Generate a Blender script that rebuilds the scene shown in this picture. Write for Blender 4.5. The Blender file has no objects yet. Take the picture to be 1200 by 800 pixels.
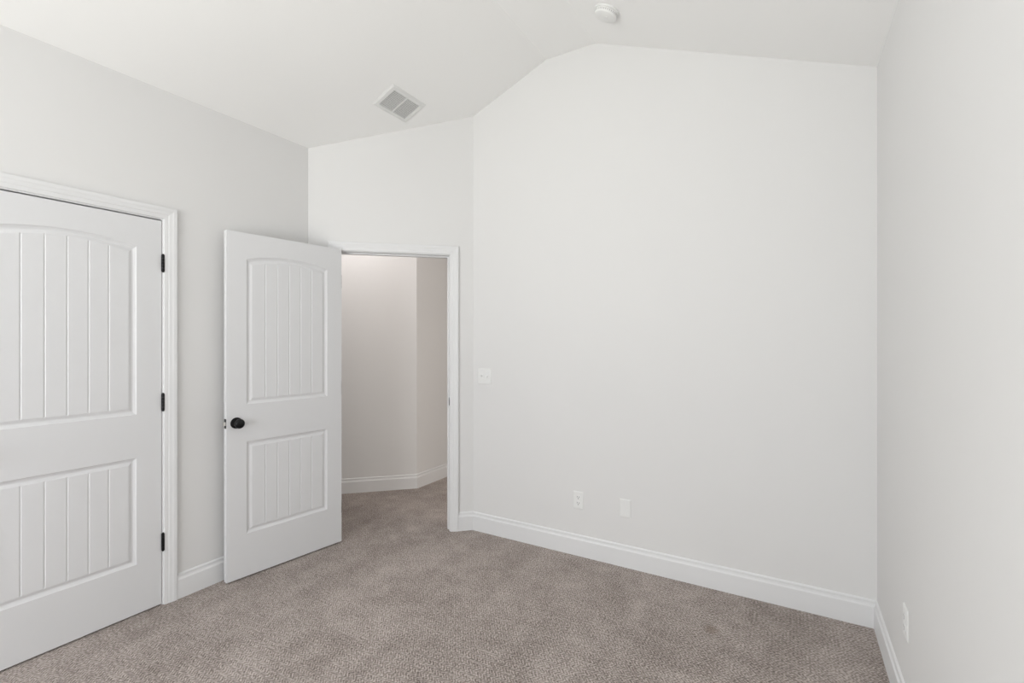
import bpy, bmesh, math
from mathutils import Vector, Matrix
S = bpy.context.scene
C = bpy.context.collection
R = math.radians

# ------------------------------------------------------------------ camera
H_EYE = 1.40
cam = bpy.data.objects.new('camera', bpy.data.cameras.new('camera')); C.objects.link(cam)
cam.location = (0, 0, H_EYE)
cam.rotation_euler = (R(90), 0, R(30.4))
cam.data.sensor_width = 36.0
cam.data.lens = 36.0 * 554.0 / 1200.0
cam.data.clip_start = 0.02
S.camera = cam

# ------------------------------------------------------------------ light and exposure
S.view_settings.view_transform = 'Standard'
S.view_settings.look = 'None'
S.view_settings.gamma = 1.0
S.view_settings.use_curve_mapping = False
S.view_settings.exposure = 0.0
W = bpy.data.worlds.new('sky'); S.world = W; W.use_nodes = True
W.node_tree.nodes['Background'].inputs[0].default_value = (0.80, 0.90, 1.0, 1)
W.node_tree.nodes['Background'].inputs[1].default_value = 0.0

K_WIN, K_HALL, K_HALL2, K_UP, K_SIDE = 75, 10.4, 36, 205, 46
def bulb(name, loc, power, col, radius):
    l = bpy.data.lights.new(name, 'POINT'); l.energy = power; l.color = col; l.shadow_soft_size = radius
    o = bpy.data.objects.new(name, l); C.objects.link(o); o.location = loc; return o
def area(name, loc, rot, sx, sy, power, col):
    l = bpy.data.lights.new(name, 'AREA'); l.shape = 'RECTANGLE'; l.size = sx; l.size_y = sy
    l.energy = power; l.color = col
    o = bpy.data.objects.new(name, l); C.objects.link(o); o.location = loc; o.rotation_euler = rot
    return o
# daylight just outside the window in the wall behind the camera
area('window_daylight', (-1.5, -1.97, 1.35), (R(90), 0, 0), 1.9, 1.5, K_WIN, (0.93, 0.96, 1.0))

# added fill light outside, aimed up through the window to brighten the ceiling
area('up_fill', (-1.5, -3.6, -0.3), (R(135), 0, 0), 3.0, 2.0, K_UP, (1.0, 0.99, 0.84))

area('side_fill', (-3.05, -1.075, 1.35), (R(90), 0, R(-90)), 1.0, 1.6, K_SIDE, (0.94, 0.965, 0.93))  # added light from the left, spreads brightness onto the right wall
area('hall_fill', (0.75, 3.58, 1.35), (R(90), 0, R(90)), 0.9, 1.6, K_HALL2, (1.0, 0.92, 0.84))  # added light at the corridor end, lifts the hall walls

# ------------------------------------------------------------------ dimensions
XL, XR, YF, YB = -2.878, 0.370, 2.895, -1.80      # left, right, far wall, wall behind the camera
TH = 0.115
ZS = 2.74; PITCH = 0.4; ZR = 3.32; RX0, RX1 = -1.43, -1.08
A = Vector((XL, 2.112)); B = Vector((-2.034, YF))  # the angled doorway wall
U = (B - A).normalized(); N = Vector((U.y, -U.x))  # along it, and into the room
DL = (B - A).length
def roof(x):
    return min(ZR, ZS + PITCH * (x - XL), ZS + PITCH * (XR - x))

# ------------------------------------------------------------------ materials
def mat(name, rgb, rough=0.6, spec=0.3, metal=0.0, bump=None, emit=None):
    m = bpy.data.materials.new(name); m.use_nodes = True
    nt = m.node_tree; p = nt.nodes['Principled BSDF']
    p.inputs['Base Color'].default_value = (*rgb, 1); p.inputs['Roughness'].default_value = rough
    p.inputs['Specular IOR Level'].default_value = spec; p.inputs['Metallic'].default_value = metal
    if emit:
        p.inputs['Emission Color'].default_value = (*emit[:3], 1); p.inputs['Emission Strength'].default_value = emit[3]
    tc = nt.nodes.new('ShaderNodeTexCoord')
    nz = nt.nodes.new('ShaderNodeTexNoise'); nt.links.new(tc.outputs['Object'], nz.inputs['Vector'])
    nz.inputs['Scale'].default_value = bump[0] if bump else 120; nz.inputs['Detail'].default_value = 3
    bp = nt.nodes.new('ShaderNodeBump'); bp.inputs['Strength'].default_value = bump[1] if bump else 0.02
    bp.inputs['Distance'].default_value = 0.001
    nt.links.new(nz.outputs['Fac'], bp.inputs['Height']); nt.links.new(bp.outputs['Normal'], p.inputs['Normal'])
    return m
M_WALL = mat('wall_paint', (0.797, 0.790, 0.785), 0.75, 0.2, bump=(220, 0.12))
M_CEIL = mat('ceiling_paint', (0.935, 0.930, 0.922), 0.85, 0.15, bump=(200, 0.12))
M_TRIM = mat('white_trim_paint', (0.815, 0.815, 0.82), 0.38, 0.4, bump=(60, 0.03))
M_DOOR = mat('white_door_paint', (0.775, 0.775, 0.785), 0.45, 0.4, bump=(90, 0.05))
M_BLACK = mat('oil_rubbed_black_metal', (0.012, 0.012, 0.013), 0.38, 0.5, 0.6, bump=(150, 0.05))
M_CHROME = mat('satin_nickel', (0.62, 0.61, 0.58), 0.3, 0.5, 1.0)
M_PLASTIC = mat('white_plastic', (0.86, 0.86, 0.85), 0.35, 0.45)
M_SLOT = mat('dark_slot', (0.10, 0.10, 0.10), 0.8, 0.1)
M_VENTIN = mat('duct_inside', (0.22, 0.22, 0.22), 0.9, 0.1)
M_VENTIN2 = mat('grey_mesh', (0.55, 0.55, 0.54), 0.8, 0.1)
M_VENT = mat('vent_enamel', (0.80, 0.80, 0.79), 0.5, 0.3)
M_GLASS = bpy.data.materials.new('window_glass'); M_GLASS.use_nodes = True
def _glass():
    nt = M_GLASS.node_tree; out = nt.nodes['Material Output']; nt.nodes.remove(nt.nodes['Principled BSDF'])
    t = nt.nodes.new('ShaderNodeBsdfTransparent'); g = nt.nodes.new('ShaderNodeBsdfGlossy')
    g.inputs['Roughness'].default_value = 0.02
    mx = nt.nodes.new('ShaderNodeMixShader'); mx.inputs[0].default_value = 0.06
    nt.links.new(t.outputs[0], mx.inputs[1]); nt.links.new(g.outputs[0], mx.inputs[2]); nt.links.new(mx.outputs[0], out.inputs[0])
_glass()

def carpet():
    m = bpy.data.materials.new('herringbone_carpet'); m.use_nodes = True
    nt = m.node_tree; L = nt.links.new; p = nt.nodes['Principled BSDF']
    p.inputs['Roughness'].default_value = 0.95; p.inputs['Specular IOR Level'].default_value = 0.08
    p.inputs['Sheen Weight'].default_value = 0.25; p.inputs['Sheen Roughness'].default_value = 0.6; p.inputs['Sheen Tint'].default_value = (0.9, 0.82, 0.74, 1)
    def nd(t, **kw):
        n = nt.nodes.new(t)
        for k, v in kw.items(): setattr(n, k, v)
        return n
    def math_(op, a, b=None, c=None):
        n = nd('ShaderNodeMath', operation=op)
        for i, v in enumerate((a, b, c)):
            if v is None: continue
            if isinstance(v, (int, float)): n.inputs[i].default_value = v
            else: L(v, n.inputs[i])
        return n.outputs[0]
    def noise(scale, detail, vec, rough=0.5):
        n = nd('ShaderNodeTexNoise'); n.inputs['Scale'].default_value = scale; n.inputs['Detail'].default_value = detail
        n.inputs['Roughness'].default_value = rough; L(vec, n.inputs['Vector']); return n
    tc = nd('ShaderNodeTexCoord'); mp = nd('ShaderNodeMapping'); mp.inputs['Rotation'].default_value = (0, 0, R(0))
    L(tc.outputs['Object'], mp.inputs['Vector']); V = mp.outputs[0]
    wob = noise(55, 2, V)
    vm = nd('ShaderNodeVectorMath', operation='SCALE'); L(wob.outputs['Color'], vm.inputs[0]); vm.inputs['Scale'].default_value = 0.012
    va = nd('ShaderNodeVectorMath', operation='ADD'); L(V, va.inputs[0]); L(vm.outputs[0], va.inputs[1])
    sx = nd('ShaderNodeSeparateXYZ'); L(va.outputs[0], sx.inputs[0])
    tri = math_('PINGPONG', sx.outputs['Y'], 0.020)                  # rows that lean one way, then the other
    ph = math_('MULTIPLY', math_('ADD', sx.outputs['X'], tri), 2 * math.pi / 0.0150)
    st = math_('ADD', math_('MULTIPLY', math_('SINE', ph), 0.5), 0.5)
    fleck = noise(95, 3, V, 0.65)
    k = math_('ADD', math_('MULTIPLY', st, 0.36), math_('MULTIPLY', math_('SUBTRACT', fleck.outputs['Fac'], 0.30), 1.75))
    big = noise(2.1, 3, V, 0.55); big.inputs['Distortion'].default_value = 0.8
    mp2 = nd('ShaderNodeMapping'); mp2.inputs['Rotation'].default_value = (0, 0, R(35)); mp2.inputs['Scale'].default_value = (1.0, 0.35, 1.0)
    L(tc.outputs['Object'], mp2.inputs['Vector'])
    streak = noise(4.5, 2, mp2.outputs[0])
    med = noise(11, 2, V)
    mod = math_('ADD', math_('MULTIPLY', math_('SUBTRACT', big.outputs['Fac'], 0.5), 0.30),
                math_('ADD', math_('MULTIPLY', math_('SUBTRACT', streak.outputs['Fac'], 0.5), 0.34),
                      math_('MULTIPLY', math_('SUBTRACT', med.outputs['Fac'], 0.5), 0.34)))
    k2 = math_('ADD', k, mod)
    cr = nd('ShaderNodeValToRGB'); L(k2, cr.inputs[0])
    e = cr.color_ramp.elements
    e[0].position = 0.14; e[0].color = (0.125, 0.102, 0.092, 1)
    e[1].position = 0.88; e[1].color = (0.60, 0.535, 0.505, 1)
    x = e.new(0.5); x.color = (0.320, 0.272, 0.250, 1)
    # a small brown stain near the far wall
    dv = nd('ShaderNodeVectorMath', operation='DISTANCE'); L(va.outputs[0], dv.inputs[0]); dv.inputs[1].default_value = (-0.322, 2.478, 0.0)
    sm = nd('ShaderNodeMapRange', interpolation_type='SMOOTHSTEP'); L(dv.outputs['Value'], sm.inputs['Value'])
    sm.inputs['From Min'].default_value = 0.012; sm.inputs['From Max'].default_value = 0.050
    sm.inputs['To Min'].default_value = 0.45; sm.inputs['To Max'].default_value = 0.0
    mx = nd('ShaderNodeMix', data_type='RGBA'); L(sm.outputs[0], mx.inputs['Factor']); L(cr.outputs[0], mx.inputs['A']); mx.inputs['B'].default_value = (0.17, 0.115, 0.075, 1)
    L(mx.outputs['Result'], p.inputs['Base Color'])
    bp = nd('ShaderNodeBump'); bp.inputs['Strength'].default_value = 0.55; bp.inputs['Distance'].default_value = 0.004
    L(k, bp.inputs['Height']); L(bp.outputs['Normal'], p.inputs['Normal'])
    return m
M_CARPET = carpet()

# ------------------------------------------------------------------ helpers
def obj(name, bm, m, parent=None, smooth=None, bevel=None):
    bmesh.ops.remove_doubles(bm, verts=bm.verts, dist=1e-6)
    bmesh.ops.recalc_face_normals(bm, faces=bm.faces)
    me = bpy.data.meshes.new(name); bm.to_mesh(me); bm.free()
    me.materials.append(m)
    o = bpy.data.objects.new(name, me); C.objects.link(o)
    if parent: o.parent = parent
    if bevel:
        b = o.modifiers.new('bevel', 'BEVEL'); b.width = bevel; b.segments = 2; b.limit_method = 'ANGLE'; b.angle_limit = R(40)
    if smooth is not None:
        for p in me.polygons: p.use_smooth = True
        me.set_sharp_from_angle(angle=R(smooth))
    return o
def bx(bm, x0, x1, y0, y1, z0, z1):
    v = [bm.verts.new(p) for p in ((x0,y0,z0),(x1,y0,z0),(x1,y1,z0),(x0,y1,z0),(x0,y0,z1),(x1,y0,z1),(x1,y1,z1),(x0,y1,z1))]
    for f in ((3,2,1,0),(4,5,6,7),(0,1,5,4),(1,2,6,5),(2,3,7,6),(3,0,4,7)): bm.faces.new([v[i] for i in f])
def box(*a):
    bm = bmesh.new(); bx(bm, *a); return bm
def prism(bm, pts, vec):
    """closed polygon pts (3-D) pushed along vec"""
    a = [bm.verts.new(p) for p in pts]; b = [bm.verts.new(Vector(p) + Vector(vec)) for p in pts]
    bm.faces.new(a); bm.faces.new(b[::-1]); n = len(a)
    for i in range(n): bm.faces.new((a[i], b[i], b[(i+1) % n], a[(i+1) % n]))
def lathe(bm, prof, seg=40, axis='Y', c=(0,0,0), sy=1.0):
    """prof: (radius, height) pairs; revolved about an axis through c"""
    rings = []
    for r, h in prof:
        ring = []
        for i in range(seg):
            a = 2*math.pi*i/seg; u, v = r*math.cos(a), r*math.sin(a)
            p = (u, h, v) if axis == 'Y' else (u, v, h)
            ring.append(bm.verts.new((p[0]+c[0], p[1]+c[1], p[2]+c[2])))
        rings.append(ring)
    for a, b in zip(rings, rings[1:]):
        for i in range(seg): bm.faces.new((a[i], a[(i+1) % seg], b[(i+1) % seg], b[i]))
    bm.faces.new(rings[0][::-1]); bm.faces.new(rings[-1])
def struct(name, bm, m, parent=None, **kw):
    o = obj(name, bm, m, parent, **kw)
    if not parent: o['kind'] = 'structure'
    return o
def tag(o, label, cat, group=None):
    o['label'] = label; o['category'] = cat
    if group: o['group'] = group
    return o
def thing(name, label, cat, mw, group=None):
    o = bpy.data.objects.new(name, None); C.objects.link(o); o.empty_display_size = 0.05
    o.matrix_world = mw
    return tag(o, label, cat, group)
def frame(origin, xdir, ydir, zdir=(0,0,1)):
    x, y, z = Vector(xdir).normalized(), Vector(ydir).normalized(), Vector(zdir).normalized()
    m = Matrix((x, y, z)).transposed().to_4x4(); m.translation = Vector(origin); return m

# ------------------------------------------------------------------ the shell
struct('floor', box(-4.5, 0.65, YB-TH, 6.2, -0.10, 0.0), M_CARPET)

def profile_ceiling():
    bm = bmesh.new()
    x0, x1 = XL-TH, XR+TH
    low = [(x0, ZS-PITCH*TH), (RX0, ZR), (RX1, ZR), (x1, ZS-PITCH*TH)]
    pts = [(x, YB-TH, z) for x, z in low] + [(x, YB-TH, z+0.12) for x, z in reversed(low)]
    prism(bm, pts, (0, YF+TH-(YB-TH), 0)); return bm
struct('ceiling', profile_ceiling(), M_CEIL)

def gable(y0, y1, holes=None):
    """wall across the room under the vault, with optional window hole (x0,x1,z0,z1)"""
    bm = bmesh.new(); E_ = 0.0
    def slab(x0, x1, z0, z1=None):
        xs = [x0] + [k for k in (RX0, RX1) if x0 < k < x1] + [x1]
        if z1 is None: top = [(x, y0, roof(x)+E_) for x in reversed(xs)]
        else: top = [(x1, y0, z1), (x0, y0, z1)]
        prism(bm, [(x0, y0, z0), (x1, y0, z0)] + top, (0, y1-y0, 0))
    if not holes: slab(XL, XR, 0)
    else:
        a, b, c, d = holes
        slab(XL, a, 0); slab(b, XR, 0); slab(a, b, 0, c); slab(a, b, d)
    return bm
def farwall():
    bm = bmesh.new()
    xs = [B.x, RX0, RX1, XR]
    prism(bm, [(B.x, YF, 0), (XR, YF, 0)] + [(x, YF, roof(x)) for x in reversed(xs)], (0, TH, 0))
    return bm
struct('wall_back', farwall(), M_WALL)
def slant_top(bm, x_in, x_out, y0, y1, z0):
    e = PITCH*TH
    prism(bm, [(x_in, y0, z0), (x_out, y0, z0), (x_out, y0, ZS-e), (x_in, y0, ZS)], (0, y1-y0, 0))
bm = bmesh.new(); slant_top(bm, XR, XR+TH, YB-TH, YF+TH, 0)
struct('wall_right', bm, M_WALL)
WIN = (-2.45, -0.55, 0.55, 2.15)
struct('wall_front', gable(YB-TH, YB, WIN), M_WALL)

# left wall with the closet doorway
CD0, CD1 = 0.463, 1.227          # closet opening along y
CDH = 2.047
SIDEWIN = (-1.60, -0.55, 0.55, 2.15)  # opening for the added side window
def leftwall():
    bm = bmesh.new()
    a, b, c, d = SIDEWIN
    slant_top(bm, XL, XL-TH, YB-TH, a, 0); slant_top(bm, XL, XL-TH, b, CD0-0.018, 0); slant_top(bm, XL, XL-TH, a, b, d)
    bx(bm, XL-TH, XL, a, b, 0, c)
    slant_top(bm, XL, XL-TH, CD1+0.018, A.y+0.02, 0)
    slant_top(bm, XL, XL-TH, CD0-0.018, CD1+0.018, CDH+0.018)
    return bm
struct('wall_left', leftwall(), M_WALL)
def closet():
    bm = bmesh.new()
    bx(bm, -3.75, -3.65, -0.35, 1.75, 0, 2.5)
    bx(bm, -3.65, XL-TH, -0.35, -0.25, 0, 2.5)
    bx(bm, -3.65, XL-TH, 1.65, 1.75, 0, 2.5)
    bx(bm, -3.75, XL-TH, -0.35, 1.75, 2.5, 2.6)
    return bm
struct('wall_closet', closet(), M_WALL)

# angled wall with the bedroom doorway; s runs along it from the left corner
DS0, DS1, DDH = 0.197, 0.975, 2.035
def P(s, off=0.0, z=0.0):
    q = A + U*s + N*off
    return (q.x, q.y, z)
def diagwall():
    bm = bmesh.new()
    def piece(s0, s1, z0, z1=None):
        t0 = z1 if z1 is not None else roof(P(s0)[0]); t1 = z1 if z1 is not None else roof(P(s1)[0])
        prism(bm, [P(s0, 0, z0), P(s1, 0, z0), P(s1, 0, t1), P(s0, 0, t0)], (-N.x*TH, -N.y*TH, 0))
    piece(0, DS0-0.018, 0); piece(DS1+0.018, DL, 0); piece(DS0-0.018, DS1+0.018, DDH+0.018)
    return bm
struct('wall_angled', diagwall(), M_WALL)

# the hall beyond the doorway
HC = Vector((-3.072, 3.436))     # outside corner in the hall
HX = HC.x + 0.0
def thick(p, q, z0, z1, th):
    """wall from p to q, thickness to the left of p->q"""
    p, q = Vector(p), Vector(q); d = (q-p).normalized(); n = Vector((-d.y, d.x))*th
    bm = bmesh.new(); prism(bm, [(p.x,p.y,z0),(q.x,q.y,z0),(q.x+n.x,q.y+n.y,z0),(p.x+n.x,p.y+n.y,z0)], (0,0,z1-z0)); return bm
HD = Vector((math.cos(R(44.3)), math.sin(R(44.3))))
H0 = HC - HD*1.75
def hallangled():
    bm = bmesh.new()
    prism(bm, [(H0.x,H0.y,0),(HC.x,HC.y,0),(HC.x,6.0,0),(HC.x-TH,6.0,0),(HC.x-TH,HC.y+0.05,0),(H0.x-0.08,H0.y+0.08,0)], (0,0,2.74))
    return bm
struct('wall_hall', hallangled(), M_WALL)
struct('wall_hall_end', box(HC.x-TH, -1.85, 6.0, 6.1, 0, 2.74), M_WALL)
struct('wall_hall_right', box(-1.95, -1.85, 4.15, 6.0, 0, 2.74), M_WALL)
struct('wall_hall_far', box(-1.85, 0.6, 4.15, 4.25, 0, 2.74), M_WALL)
def corridor_end():  # corridor run and its end opening, added to let light into the hall
    bm = bmesh.new(); a, b, c, d = 3.12, 4.04, 0.5, 2.2
    bx(bm, 0.5, 0.6, YF+TH, a, 0, 2.74); bx(bm, 0.5, 0.6, b, 4.15, 0, 2.74); bx(bm, 0.5, 0.6, a, b, 0, c); bx(bm, 0.5, 0.6, a, b, d, 2.74)
    return bm
struct('wall_hall_light_gap', corridor_end(), M_WALL)
def added_corridor_window():  # unseen window, added around the hall fill light
    bm = bmesh.new(); a, b, c, d = 3.12, 4.04, 0.5, 2.2; w = 0.04
    bx(bm, 0.53, 0.58, a, a+w, c, d); bx(bm, 0.53, 0.58, b-w, b, c, d); bx(bm, 0.53, 0.58, a+w, b-w, c, c+w); bx(bm, 0.53, 0.58, a+w, b-w, d-w, d)
    bx(bm, 0.54, 0.57, a+w, b-w, 1.33, 1.37)
    o = struct('added_window_2', bm, M_TRIM)
    obj('pane', box(0.553, 0.558, a+w, b-w, c+w, d-w), M_GLASS, o)
added_corridor_window()
struct('wall_hall_left', box(-4.45, -4.35, 2.0, 2.5, 0, 2.74), M_WALL)
struct('wall_hall_near', box(-4.45, XL-TH, 1.95, 2.05, 0, 2.74), M_WALL)
def hallceil():
    bm = bmesh.new()
    q0 = P(0, -TH-0.004); q1 = P(DL, -TH-0.004)
    prism(bm, [(-4.45, 1.95, 2.74), (XL-TH, 1.95, 2.74), (XL-TH, 2.06, 2.74), (q0[0], q0[1], 2.74), (q1[0], q1[1], 2.74),
               (q1[0], YF+TH+0.005, 2.74), (0.6, YF+TH+0.005, 2.74), (0.6, 4.25, 2.74), (-1.85, 4.25, 2.74), (-1.85, 6.1, 2.74), (-4.45, 6.1, 2.74)], (0, 0, 0.08))
    return bm
struct('ceiling_hall', hallceil(), M_CEIL)

# ------------------------------------------------------------------ baseboards
BP = [(0, 0.0), (0.0145, 0.0), (0.0145, 0.100), (0.0140, 0.104), (0.0090, 0.111), (0.0075, 0.118), (0.0075, 0.1235),
      (0.0085, 0.1265), (0.0070, 0.1310), (0.0030, 0.1350), (0, 0.1360)]
def baseboard(name, p, q, e0=0.0, e1=0.0):
    """runs p -> q with the room on its right; e0/e1: how far each end draws in per unit of depth"""
    p, q = Vector(p), Vector(q); d = (q-p).normalized(); n = Vector((d.y, -d.x))
    bm = bmesh.new(); a, b = [], []
    for o_, z in BP:
        s = p + n*o_ + d*(o_*e0); t = q + n*o_ - d*(o_*e1)
        a.append(bm.verts.new((s.x, s.y, z))); b.append(bm.verts.new((t.x, t.y, z)))
    k = len(a)
    for i in range(k): bm.faces.new((a[i], b[i], b[(i+1) % k], a[(i+1) % k]))
    bm.faces.new(a[::-1]); bm.faces.new(b)
    return struct(name, bm, M_TRIM)
CW = 0.060; RV = 0.006          # casing width, reveal
ang = math.atan2(U.x, U.y)      # turn at the two obtuse corners
tb = math.tan((math.pi/2 - ang)/2); ta = math.tan(ang/2)
baseboard('baseboard_left', (XL, CD1+RV+CW), (XL, A.y), 0, ta)
baseboard('baseboard_left', (XL, YB), (XL, CD0-RV-CW), 1, 0)
baseboard('baseboard_angled', P(DS1+RV+CW)[:2], B, 0, tb)
baseboard('baseboard_angled', A, P(DS0-RV-CW)[:2], ta, 0)
baseboard('baseboard_back', B, (XR, YF), tb, 1)
baseboard('baseboard_right', (XR, YF), (XR, YB), 1, 1)
baseboard('baseboard_front', (XR, YB), (XL, YB), 1, 1)
hb = -math.tan(R(45.7)/2)
baseboard('baseboard_hall', H0, HC, 0, hb)
baseboard('baseboard_hall', HC, (HC.x, 6.0), hb, 1)

# ------------------------------------------------------------------ casings and jambs (local: x along the wall, -y into the room)
CP = [(0.0, 0.0), (0.0, 0.0085), (0.003, 0.0100), (0.016, 0.0112), (0.019, 0.0108), (0.023, 0.0130), (0.036, 0.0145),
      (0.044, 0.0170), (0.0575, 0.0175), (0.060, 0.0155), (0.060, 0.0)]
def casing(name, mw, w, h, side=-1):
    bm = bmesh.new(); rings = [[], [], [], []]
    for q, t in CP:
        y = side*t
        for r, (x, z) in zip(rings, ((-RV-q, 0), (-RV-q, h+RV+q), (w+RV+q, h+RV+q), (w+RV+q, 0))):
            r.append(bm.verts.new((x, y, z)))
    k = len(CP)
    for a, b in zip(rings, rings[1:]):
        for i in range(k): bm.faces.new((a[i], b[i], b[(i+1) % k], a[(i+1) % k]))
    bm.faces.new(rings[0]); bm.faces.new(rings[3][::-1])
    o = struct(name, bm, M_TRIM); o.matrix_world = mw; return o
def jamb(name, mw, w, h, stop0, stop1):
    bm = bmesh.new(); t = 0.018
    bx(bm, -t, 0, 0, TH, 0, h+t); bx(bm, w, w+t, 0, TH, 0, h+t); bx(bm, 0, w, 0, TH, h, h+t)
    s = 0.011
    bx(bm, 0, s, stop0, stop1, 0, h); bx(bm, w-s, w, stop0, stop1, 0, h); bx(bm, s, w-s, stop0, stop1, h-s, h)
    o = struct(name, bm, M_TRIM, bevel=0.001); o.matrix_world = mw; return o
M_CL = frame((XL, CD0, 0), (0, 1, 0), (-1, 0, 0))                    # closet doorway frame
M_BD = frame(P(DS0), (U.x, U.y, 0), (-N.x, -N.y, 0))                 # bedroom doorway frame
casing('trim_1', M_CL, CD1-CD0, CDH)
jamb('trim_2', M_CL, CD1-CD0, CDH, 0.045, 0.080)
casing('trim_3', M_BD, DS1-DS0, DDH)
casing('trim_4', M_BD @ Matrix.Translation((0, TH, 0)), DS1-DS0, DDH, side=1)
jb = jamb('trim_5', M_BD, DS1-DS0, DDH, 0.038, 0.073)
def strike():
    w = DS1-DS0; bm = bmesh.new()
    bx(bm, w-0.0012, w+0.0005, 0.004, 0.034, 0.925, 0.985)
    bx(bm, w-0.003, w+0.0005, -0.004, 0.006, 0.935, 0.975)
    return obj('strike_plate', bm, M_BLACK, jb, bevel=0.0005)
strike()['label'] = 'black strike plate'

# ------------------------------------------------------------------ doors (local: x from the latch edge to the hinge edge, z up, face at y=0 looking -y)
DT, DH = 0.035, 2.032
ZB0, ZB1, ZU0, ZU1, RISE = 0.252, 0.797, 1.018, 1.878, 0.034      # recess outlines
CHAN = [(0.0, 0.0), (0.004, 0.0035), (0.013, 0.0080), (0.019, 0.0085), (0.032, 0.0030), (0.036, 0.0025)]
def door(name, mw, W_, stile, planks=6, top_z=None):
    x0, x1 = stile, W_-stile; cx = (x0+x1)/2
    def arch(x, lift):
        if not lift: return 0.0
        hw = (x1-x0)/2; Rr = (hw*hw + RISE*RISE)/(2*RISE)
        d = min(abs(x-cx), hw); return math.sqrt(Rr*Rr - d*d) - (Rr - RISE)
    ins = CHAN[-1][0]
    # sample positions across a panel (parameter 0..1), with three points at each groove
    us = {0.0, 1.0}; g = {}
    fw = (x1-x0-2*ins)
    for k in range(1, planks):
        c = k/planks
        for du, dep in ((-0.0042/fw, 0.0), (-0.0012/fw, 0.0026), (0.0012/fw, 0.0026), (0.0042/fw, 0.0)):
            us.add(c+du); g[c+du] = dep
    for k in range(planks): us.add((k+0.33)/planks); us.add((k+0.67)/planks)
    us = sorted(us)
    rings = bmesh.new()
    slab = bmesh.new()
    def X(u, inset=0.0): return x0+inset + u*(x1-x0-2*inset)
    def top(z, u, inset, lift):
        return z - inset + arch(X(u, 0), lift)
    panels = []
    for zb, zt, lift in ((ZB0, ZB1, False), (ZU0, ZU1, True)):
        bm = bmesh.new()
        for side in (0, 1):
            def Y(dep): return dep if side == 0 else DT-dep
            ring_v = []
            for inset, dep in CHAN:
                last = inset == ins
                bot, tp = [], []
                for u in us:
                    dd = dep + (g.get(u, 0.0) if last else 0.0)
                    bot.append(bm.verts.new((X(u, inset), Y(dd), zb+inset)))
                    tp.append(bm.verts.new((X(u, inset), Y(dd), top(zt, u, inset, lift))))
                ring_v.append((bot, tp))
            for (b0, t0), (b1, t1) in zip(ring_v, ring_v[1:]):
                for i in range(len(us)-1):
                    bm.faces.new((b0[i], b0[i+1], b1[i+1], b1[i])); bm.faces.new((t0[i], t1[i], t1[i+1], t0[i+1]))
                bm.faces.new((b0[0], b1[0], t1[0], t0[0])); bm.faces.new((b0[-1], t0[-1], t1[-1], b1[-1]))
            b, t = ring_v[-1]
            for i in range(len(us)-1): bm.faces.new((b[i], b[i+1], t[i+1], t[i]))
        # close the two skins into one solid
        panels.append(bm)
        bmesh.ops.recalc_face_normals(bm, faces=bm.faces)
    bm = slab
    def quad(a, b, c, d, side):
        y = 0.0 if side == 0 else DT
        bm.faces.new([bm.verts.new((p[0], y, p[1])) for p in (a, b, c, d)])
    for side in (0, 1):
        quad((0,0), (x0,0), (x0,DH), (0,DH), side); quad((x1,0), (W_,0), (W_,DH), (x1,DH), side)
        quad((x0,0), (x1,0), (x1,ZB0), (x0,ZB0), side); quad((x0,ZB1), (x1,ZB1), (x1,ZU0), (x0,ZU0), side)
        for a, b in zip(us, us[1:]):
            quad((X(a), top(ZU1, a, 0, True)), (X(b), top(ZU1, b, 0, True)), (X(b), DH), (X(a), DH), side)
    for c in ((0,0,0,DH), (W_,W_,0,DH)):
        bm.faces.new([bm.verts.new(p) for p in ((c[0],0,0), (c[0],DT,0), (c[0],DT,DH), (c[0],0,DH))])
    for z in (0, DH):
        bm.faces.new([bm.verts.new(p) for p in ((0,0,z), (W_,0,z), (W_,DT,z), (0,DT,z))])
    o = obj(name, bm, M_DOOR); o['kind'] = 'structure'; o.matrix_world = mw
    for i, pb in enumerate(panels):
        me = bpy.data.meshes.new('panel')
        bmesh.ops.remove_doubles(pb, verts=pb.verts, dist=1e-6)
        # normals outward on each side
        for f in pb.faces:
            f.normal_update(); c = f.calc_center_median()
            want = -1 if c.y < DT/2 else 1
            if f.normal.y*want < 0: f.normal_flip()
        pb.to_mesh(me); pb.free(); me.materials.append(M_DOOR)
        p = bpy.data.objects.new('panel', me); C.objects.link(p); p.parent = o
        p['label'] = 'upper arched plank panel' if i else 'lower square plank panel'
    return o
def knob(d, x, z, both=True):
    for side in ((0, 1) if both else (0,)):
        s = -1 if side == 0 else 1; y0 = 0 if side == 0 else DT
        bm = bmesh.new()
        lathe(bm, [(0.0325, y0), (0.0325, y0+s*0.004), (0.030, y0+s*0.008), (0.016, y0+s*0.010), (0.012, y0+s*0.013)], c=(x,0,z))
        r = obj('rosette', bm, M_BLACK, d, smooth=40)
        bm = bmesh.new()
        lathe(bm, [(0.011, y0+s*0.010), (0.010, y0+s*0.024), (0.014, y0+s*0.029), (0.0225, y0+s*0.034), (0.0272, y0+s*0.042),
                   (0.0275, y0+s*0.048), (0.0245, y0+s*0.055), (0.017, y0+s*0.0595), (0.006, y0+s*0.061)], c=(x,0,z))
        k = obj('knob', bm, M_BLACK, d, smooth=60); k['label'] = 'round black door knob'
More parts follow.
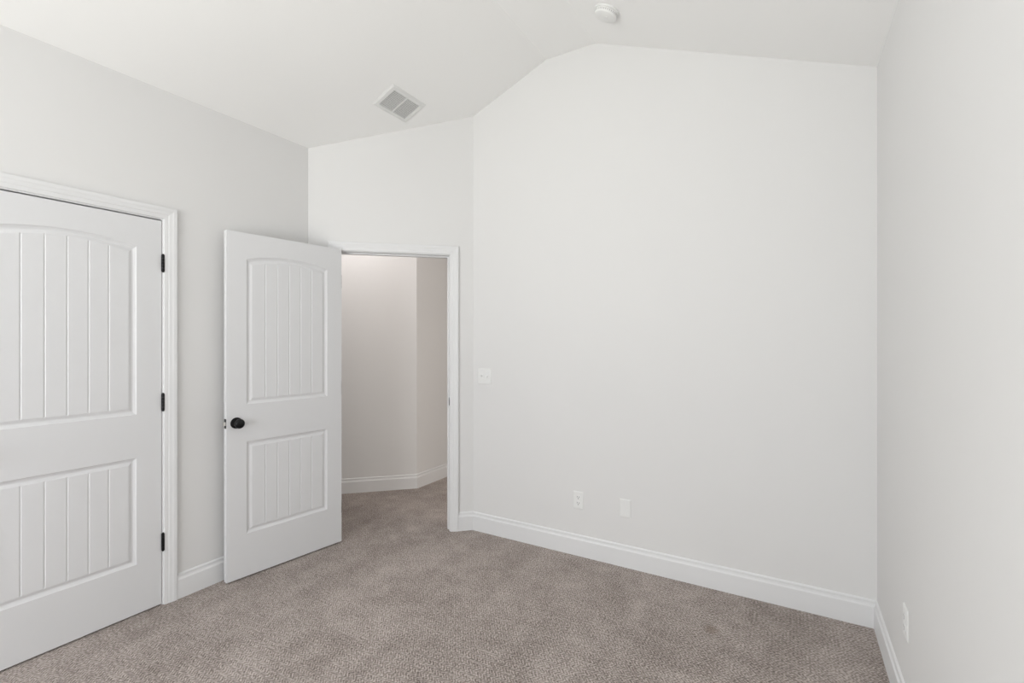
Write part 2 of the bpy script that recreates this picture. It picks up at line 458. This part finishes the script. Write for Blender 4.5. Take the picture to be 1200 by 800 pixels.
def hinge(parent, x, y, z, flip=1):
    """barrel at x,y; leaf let into the door edge"""
    bm = bmesh.new(); h = 0.089
    r = 0.0072; g_ = 0.0006
    for k in range(5):
        z0 = z - h/2 + k*h/5
        lathe(bm, [(r-0.0006, z0+g_/2), (r, z0+g_), (r, z0+h/5-g_), (r-0.0006, z0+h/5-g_/2)], seg=18, axis='Z', c=(x, y, 0))
    for a, b in ((z+h/2, z+h/2+0.004), (z-h/2-0.004, z-h/2)):
        lathe(bm, [(0.0045, a), (0.005, (a+b)/2), (0.0045, b)], seg=14, axis='Z', c=(x, y, 0))
    o = obj('hinge', bm, M_BLACK, parent, smooth=40); o['label'] = 'black butt hinge'
    bm = box(x-0.0062, x-0.0037, 0.0, 0.030, z-h/2, z+h/2)
    obj('leaf', bm, M_BLACK, o)
    return o

# closet door, shut, opening into the room: latch at the near end
WC = CD1-CD0-0.006
d1 = door('door_1', frame((XL+0.001, CD0+0.003, 0.008), (0,1,0), (-1,0,0)), WC, 0.111)
knob(d1, 0.060, 0.915)
for z in (1.808, 1.070, 0.328): hinge(d1, WC+0.0045, -0.006, z)

# bedroom door, swung open towards the left wall; local x from the latch edge, visible face looks at the room
D0 = Vector((-2.789, 1.513)); DD = Vector((-2.693, 2.240)) - D0; DD.normalize()
WD = 0.735
nv = Vector((DD.y, -DD.x))       # the visible face looks this way
d2 = door('door_2', frame((D0.x, D0.y, 0.010), (DD.x, DD.y, 0), (-nv.x, -nv.y, 0)), WD, 0.1085)
knob(d2, 0.052, 0.915)
for z in (1.808, 1.070, 0.240): hinge(d2, WD+0.004, DT+0.005, z)
bm = bmesh.new(); bx(bm, -0.0012, 0.0006, 0.005, DT-0.005, 0.8875, 0.9425)
lp = obj('latch_plate', bm, M_BLACK, d2, bevel=0.0005); lp['label'] = 'black latch plate'
bm = bmesh.new(); prism(bm, [(0, 0.009, 0.905), (-0.011, 0.014, 0.905), (-0.011, 0.026, 0.905), (0, 0.026, 0.905)], (0, 0, 0.020))
lb = obj('latch_bolt', bm, M_CHROME, lp); lb['label'] = 'bright metal latch bolt'

# ------------------------------------------------------------------ switch and socket plates (local: face looks -y)
def plate_mesh(w, h, d=0.0055):
    bm = bmesh.new(); b = 0.006
    o_ = [(-w/2,-h/2),(w/2,-h/2),(w/2,h/2),(-w/2,h/2)]
    i_ = [(-w/2+b,-h/2+b),(w/2-b,-h/2+b),(w/2-b,h/2-b),(-w/2+b,h/2-b)]
    r0 = [bm.verts.new((x, 0, z)) for x, z in o_]; r1 = [bm.verts.new((x, -d*0.45, z)) for x, z in o_]
    r2 = [bm.verts.new((x, -d, z)) for x, z in i_]
    for a, c in ((r0, r1), (r1, r2)):
        for k in range(4): bm.faces.new((a[k], a[(k+1)%4], c[(k+1)%4], c[k]))
    bm.faces.new(r2); bm.faces.new(r0[::-1]); return bm
def screws(par, pts):
    for x, z in pts:
        bm = bmesh.new(); lathe(bm, [(0.0033, -0.0045), (0.0033, -0.0060), (0.0022, -0.0066)], seg=14, c=(x, 0, z))
        obj('screw', bm, M_PLASTIC, par, smooth=40)
def outlet(label, mw):
    t = thing('power_outlet', label, 'outlet', mw, None)
    obj('cover_plate', plate_mesh(0.070, 0.1145), M_PLASTIC, t, bevel=0.0006)
    for s in (1, -1):
        zc = s*0.0195; bm = bmesh.new(); n = 28; pts = []
        for i in range(n):
            a = 2*math.pi*i/n; x, z = 0.0172*math.cos(a), 0.0172*math.sin(a)
            pts.append((x, -0.0050, zc+max(-0.0135, min(0.0135, z))))
        prism(bm, pts, (0, -0.0022, 0))
        f = obj('socket', bm, M_PLASTIC, t, bevel=0.0004)
        bm = bmesh.new()
        bx(bm, -0.0078, -0.0054, -0.00735, -0.0062, zc-0.001, zc+0.0075); bx(bm, 0.0054, 0.0078, -0.00735, -0.0062, zc-0.001, zc+0.0070)
        lathe(bm, [(0.0027, -0.0062), (0.0027, -0.00735)], seg=14, c=(0, 0, zc-0.0080))
        q = obj('slots', bm, M_SLOT, f); q['label'] = 'dark plug slots'
    screws(t, [(0, 0)])
    return t
FB = lambda x, z: frame((x, YF, z), (1,0,0), (0,1,0))
outlet('white duplex power outlet low on the back wall, left of the blank plate', FB(-1.192, 0.361))
outlet('white duplex power outlet low on the right side wall near the back corner', frame((XR, 2.225, 0.372), (0,-1,0), (1,0,0)))
t = thing('blank_wall_plate', 'plain white blank wall plate low on the back wall, right of the outlet', 'wall plate', FB(-0.880, 0.362))
obj('cover_plate', plate_mesh(0.070, 0.1145), M_PLASTIC, t, bevel=0.0006); screws(t, [(0, 0.042), (0, -0.042)])
t = thing('light_switch', 'white double toggle light switch on the back wall beside the doorway', 'switch', FB(-1.930, 1.145))
obj('cover_plate', plate_mesh(0.116, 0.1145), M_PLASTIC, t, bevel=0.0006)
for x, up in ((-0.023, 1), (0.023, -1)):
    bm = bmesh.new(); bx(bm, x-0.0055, x+0.0055, -0.0066, -0.005, -0.0125, 0.0125)
    c = obj('toggle_collar', bm, M_PLASTIC, t, bevel=0.0005)
    bm = bmesh.new()
    prism(bm, [(x-0.0045, -0.006, -0.006), (x-0.0045, -0.006, 0.006), (x-0.0035, -0.017, up*0.010+0.0045), (x-0.0035, -0.018, up*0.010-0.0035)], (0.009, 0, 0))
    obj('toggle', bm, M_PLASTIC, c, bevel=0.0006)
screws(t, [(-0.023, 0.030), (-0.023, -0.030), (0.023, 0.030), (0.023, -0.030)])

# ------------------------------------------------------------------ ceiling vent on the left slope
sl = Vector((1, 0, PITCH)).normalized(); dn = Vector((PITCH, 0, -1)).normalized()      # up the slope; into the room
vx, vy = -2.2525, 2.352
t = thing('ceiling_vent', 'white rectangular air vent with grey louvres on the sloped ceiling', 'vent',
          frame((vx, vy, ZS+PITCH*(vx-XL)), sl, (0,1,0), dn))
def vent_frame():
    bm = bmesh.new(); hx, hy = 0.102, 0.155; ix, iy = 0.0745, 0.122; d = 0.009
    def ring(x, y, z): return [bm.verts.new(p) for p in ((-x,-y,z),(x,-y,z),(x,y,z),(-x,y,z))]
    rs = [ring(hx, hy, 0), ring(hx, hy, 0.002), ring(hx-0.010, hy-0.010, d), ring(ix, iy, d), ring(ix-0.002, iy-0.002, 0.0005)]
    for a, b in zip(rs, rs[1:]):
        for k in range(4): bm.faces.new((a[k], a[(k+1)%4], b[(k+1)%4], b[k]))
    bx(bm, -ix, ix, -0.0045, 0.0045, 0.0005, d-0.001)
    return bm
obj('frame', vent_frame(), M_VENT, t)
obj('backing', box(-0.074, 0.074, -0.1215, 0.1215, 0.0002, 0.0010), M_VENTIN, t)
for s in (-1, 1):
    bm = bmesh.new(); n = 13
    for k in range(n):
        x = -0.068 + k*0.136/(n-1)
        y0, y1 = sorted((s*0.0046, s*0.1200))
        prism(bm, [(x-0.0030, y0, 0.0078), (x-0.0024, y0, 0.0084), (x+0.0034, y0, 0.0026), (x+0.0028, y0, 0.0020)], (0, y1-y0, 0))
    o = obj('louvre', bm, M_VENT, t)
for y in (-0.139, 0.139):
    bm = bmesh.new(); lathe(bm, [(0.0045, 0.008), (0.0045, 0.0102), (0.003, 0.0110)], seg=14, axis='Z', c=(0, y, 0)); obj('screw', bm, M_VENT, t, smooth=40)

# ------------------------------------------------------------------ smoke detector on the right slope
sx_, sy_ = -0.874, 2.535
t = thing('smoke_detector', 'round white smoke detector on the ceiling near the ridge', 'smoke detector',
          frame((sx_, sy_, ZS+PITCH*(XR-sx_)), Vector((1,0,-PITCH)), (0,-1,0), Vector((-PITCH,0,-1))))
bm = bmesh.new(); lathe(bm, [(0.070, 0.0), (0.070, 0.008), (0.067, 0.010)], seg=56, axis='Z'); obj('base', bm, M_PLASTIC, t, smooth=40)
bm = bmesh.new(); lathe(bm, [(0.0645, 0.009), (0.0645, 0.013), (0.065, 0.014), (0.064, 0.025), (0.060, 0.032), (0.050, 0.0365), (0.012, 0.040)], seg=56, axis='Z')
hs = obj('housing', bm, M_PLASTIC, t, smooth=35)
bm = bmesh.new(); lathe(bm, [(0.009, 0.036), (0.009, 0.0410), (0.007, 0.0420)], seg=24, axis='Z', c=(0.018, 0.012, 0)); obj('test_button', bm, M_PLASTIC, hs, smooth=40)
bm = bmesh.new()
for k in range(36):
    a = 2*math.pi*k/36; c_, s_ = math.cos(a), math.sin(a); w = 0.0020
    prism(bm, [(0.0622*c_ - w*s_, 0.0622*s_ + w*c_, 0.0155), (0.0652*c_ - w*s_, 0.0652*s_ + w*c_, 0.0165),
               (0.0648*c_ - w*s_, 0.0648*s_ + w*c_, 0.0245), (0.0610*c_ - w*s_, 0.0610*s_ + w*c_, 0.0245)], (2*w*s_, -2*w*c_, 0))
obj('intake_slots', bm, M_VENTIN2, hs)['label'] = 'grey intake slots'

# ------------------------------------------------------------------ window behind the camera
def window():
    a, b, c, d = WIN; y0, y1 = YB-TH, YB
    fr = bmesh.new(); w = 0.045; ym = YB-0.07
    def rect(x0, x1, z0, z1, w, ya, yb):
        bx(fr, x0, x0+w, ya, yb, z0, z1); bx(fr, x1-w, x1, ya, yb, z0, z1)
        bx(fr, x0+w, x1-w, ya, yb, z0, z0+w); bx(fr, x0+w, x1-w, ya, yb, z1-w, z1)
    m = (a+b)/2
    rect(a, m, c, d, w, ym-0.03, ym+0.03); rect(m, b, c, d, w, ym-0.03, ym+0.03)
    zc = (c+d)/2
    for x0, x1 in ((a, m), (m, b)): bx(fr, x0+w, x1-w, ym-0.02, ym+0.02, zc-0.02, zc+0.02)
    o = struct('window_1', fr, M_TRIM)
    for x0, x1 in ((a, m), (m, b)):
        g = bmesh.new(); bx(g, x0+w, x1-w, ym-0.003, ym+0.003, c+w, d-w); obj('pane', g, M_GLASS, o)
    s = bmesh.new(); bx(s, a-0.05, b+0.05, YB, YB+0.06, c-0.025, c); obj('window_sill', s, M_TRIM, o)
window()
def side_fill_window():  # unseen window, added for the extra light from the left
    a, b, c, d = SIDEWIN; w = 0.045; x0, x1 = XL-0.10, XL-0.04; bm = bmesh.new()
    bx(bm, x0, x1, a, a+w, c, d); bx(bm, x0, x1, b-w, b, c, d); bx(bm, x0, x1, a+w, b-w, c, c+w); bx(bm, x0, x1, a+w, b-w, d-w, d)
    bx(bm, x0+0.01, x1-0.01, a+w, b-w, (c+d)/2-0.02, (c+d)/2+0.02)
    o = struct('added_window_3', bm, M_TRIM)
    obj('pane', box(XL-0.073, XL-0.067, a+w, b-w, c+w, d-w), M_GLASS, o)
    obj('window_sill', box(XL, XL+0.06, a-0.05, b+0.05, c-0.025, c), M_TRIM, o)
side_fill_window()

# ------------------------------------------------------------------ lamps, out of the photo's sight
M_LAMP = mat('lamp_diffuser', (0.9, 0.88, 0.84), 0.5, 0.3, emit=(1.0, 0.93, 0.86, 2.0))
def lamp(label, loc, r, drop, power, col):
    """round fixture; drop: stem length between canopy and bowl"""
    t = thing('ceiling_lamp', label, 'lamp', Matrix.Translation(loc))
    bm = bmesh.new(); lathe(bm, [(r*0.55 if drop > 0.05 else r*1.08, 0.0), (r*0.55 if drop > 0.05 else r*1.08, -0.02), (r*0.4, -0.028)], seg=40, axis='Z'); obj('base', bm, M_TRIM, t, smooth=40)
    if drop > 0.05:
        bm = bmesh.new(); lathe(bm, [(0.009, -0.026), (0.009, -drop)], seg=16, axis='Z'); obj('stem', bm, M_BLACK, t, smooth=40)
    z = -max(drop, 0.024)
    bm = bmesh.new(); lathe(bm, [(r*q, z-k*r) for q, k in ((0.55, 0.0), (0.9, 0.16), (1.0, 0.34), (0.92, 0.52), (0.6, 0.72), (0.05, 0.80))], seg=40, axis='Z')
    obj('diffuser', bm, M_LAMP, t, smooth=50)
    bulb('bulb', (loc[0], loc[1], loc[2]+z-r*0.95), power, col, r*0.12)
lamp('round flush ceiling lamp in the hall just outside the doorway', (-3.05, 2.60, 2.74), 0.14, 0.0, K_HALL, (1.0, 0.96, 0.94))
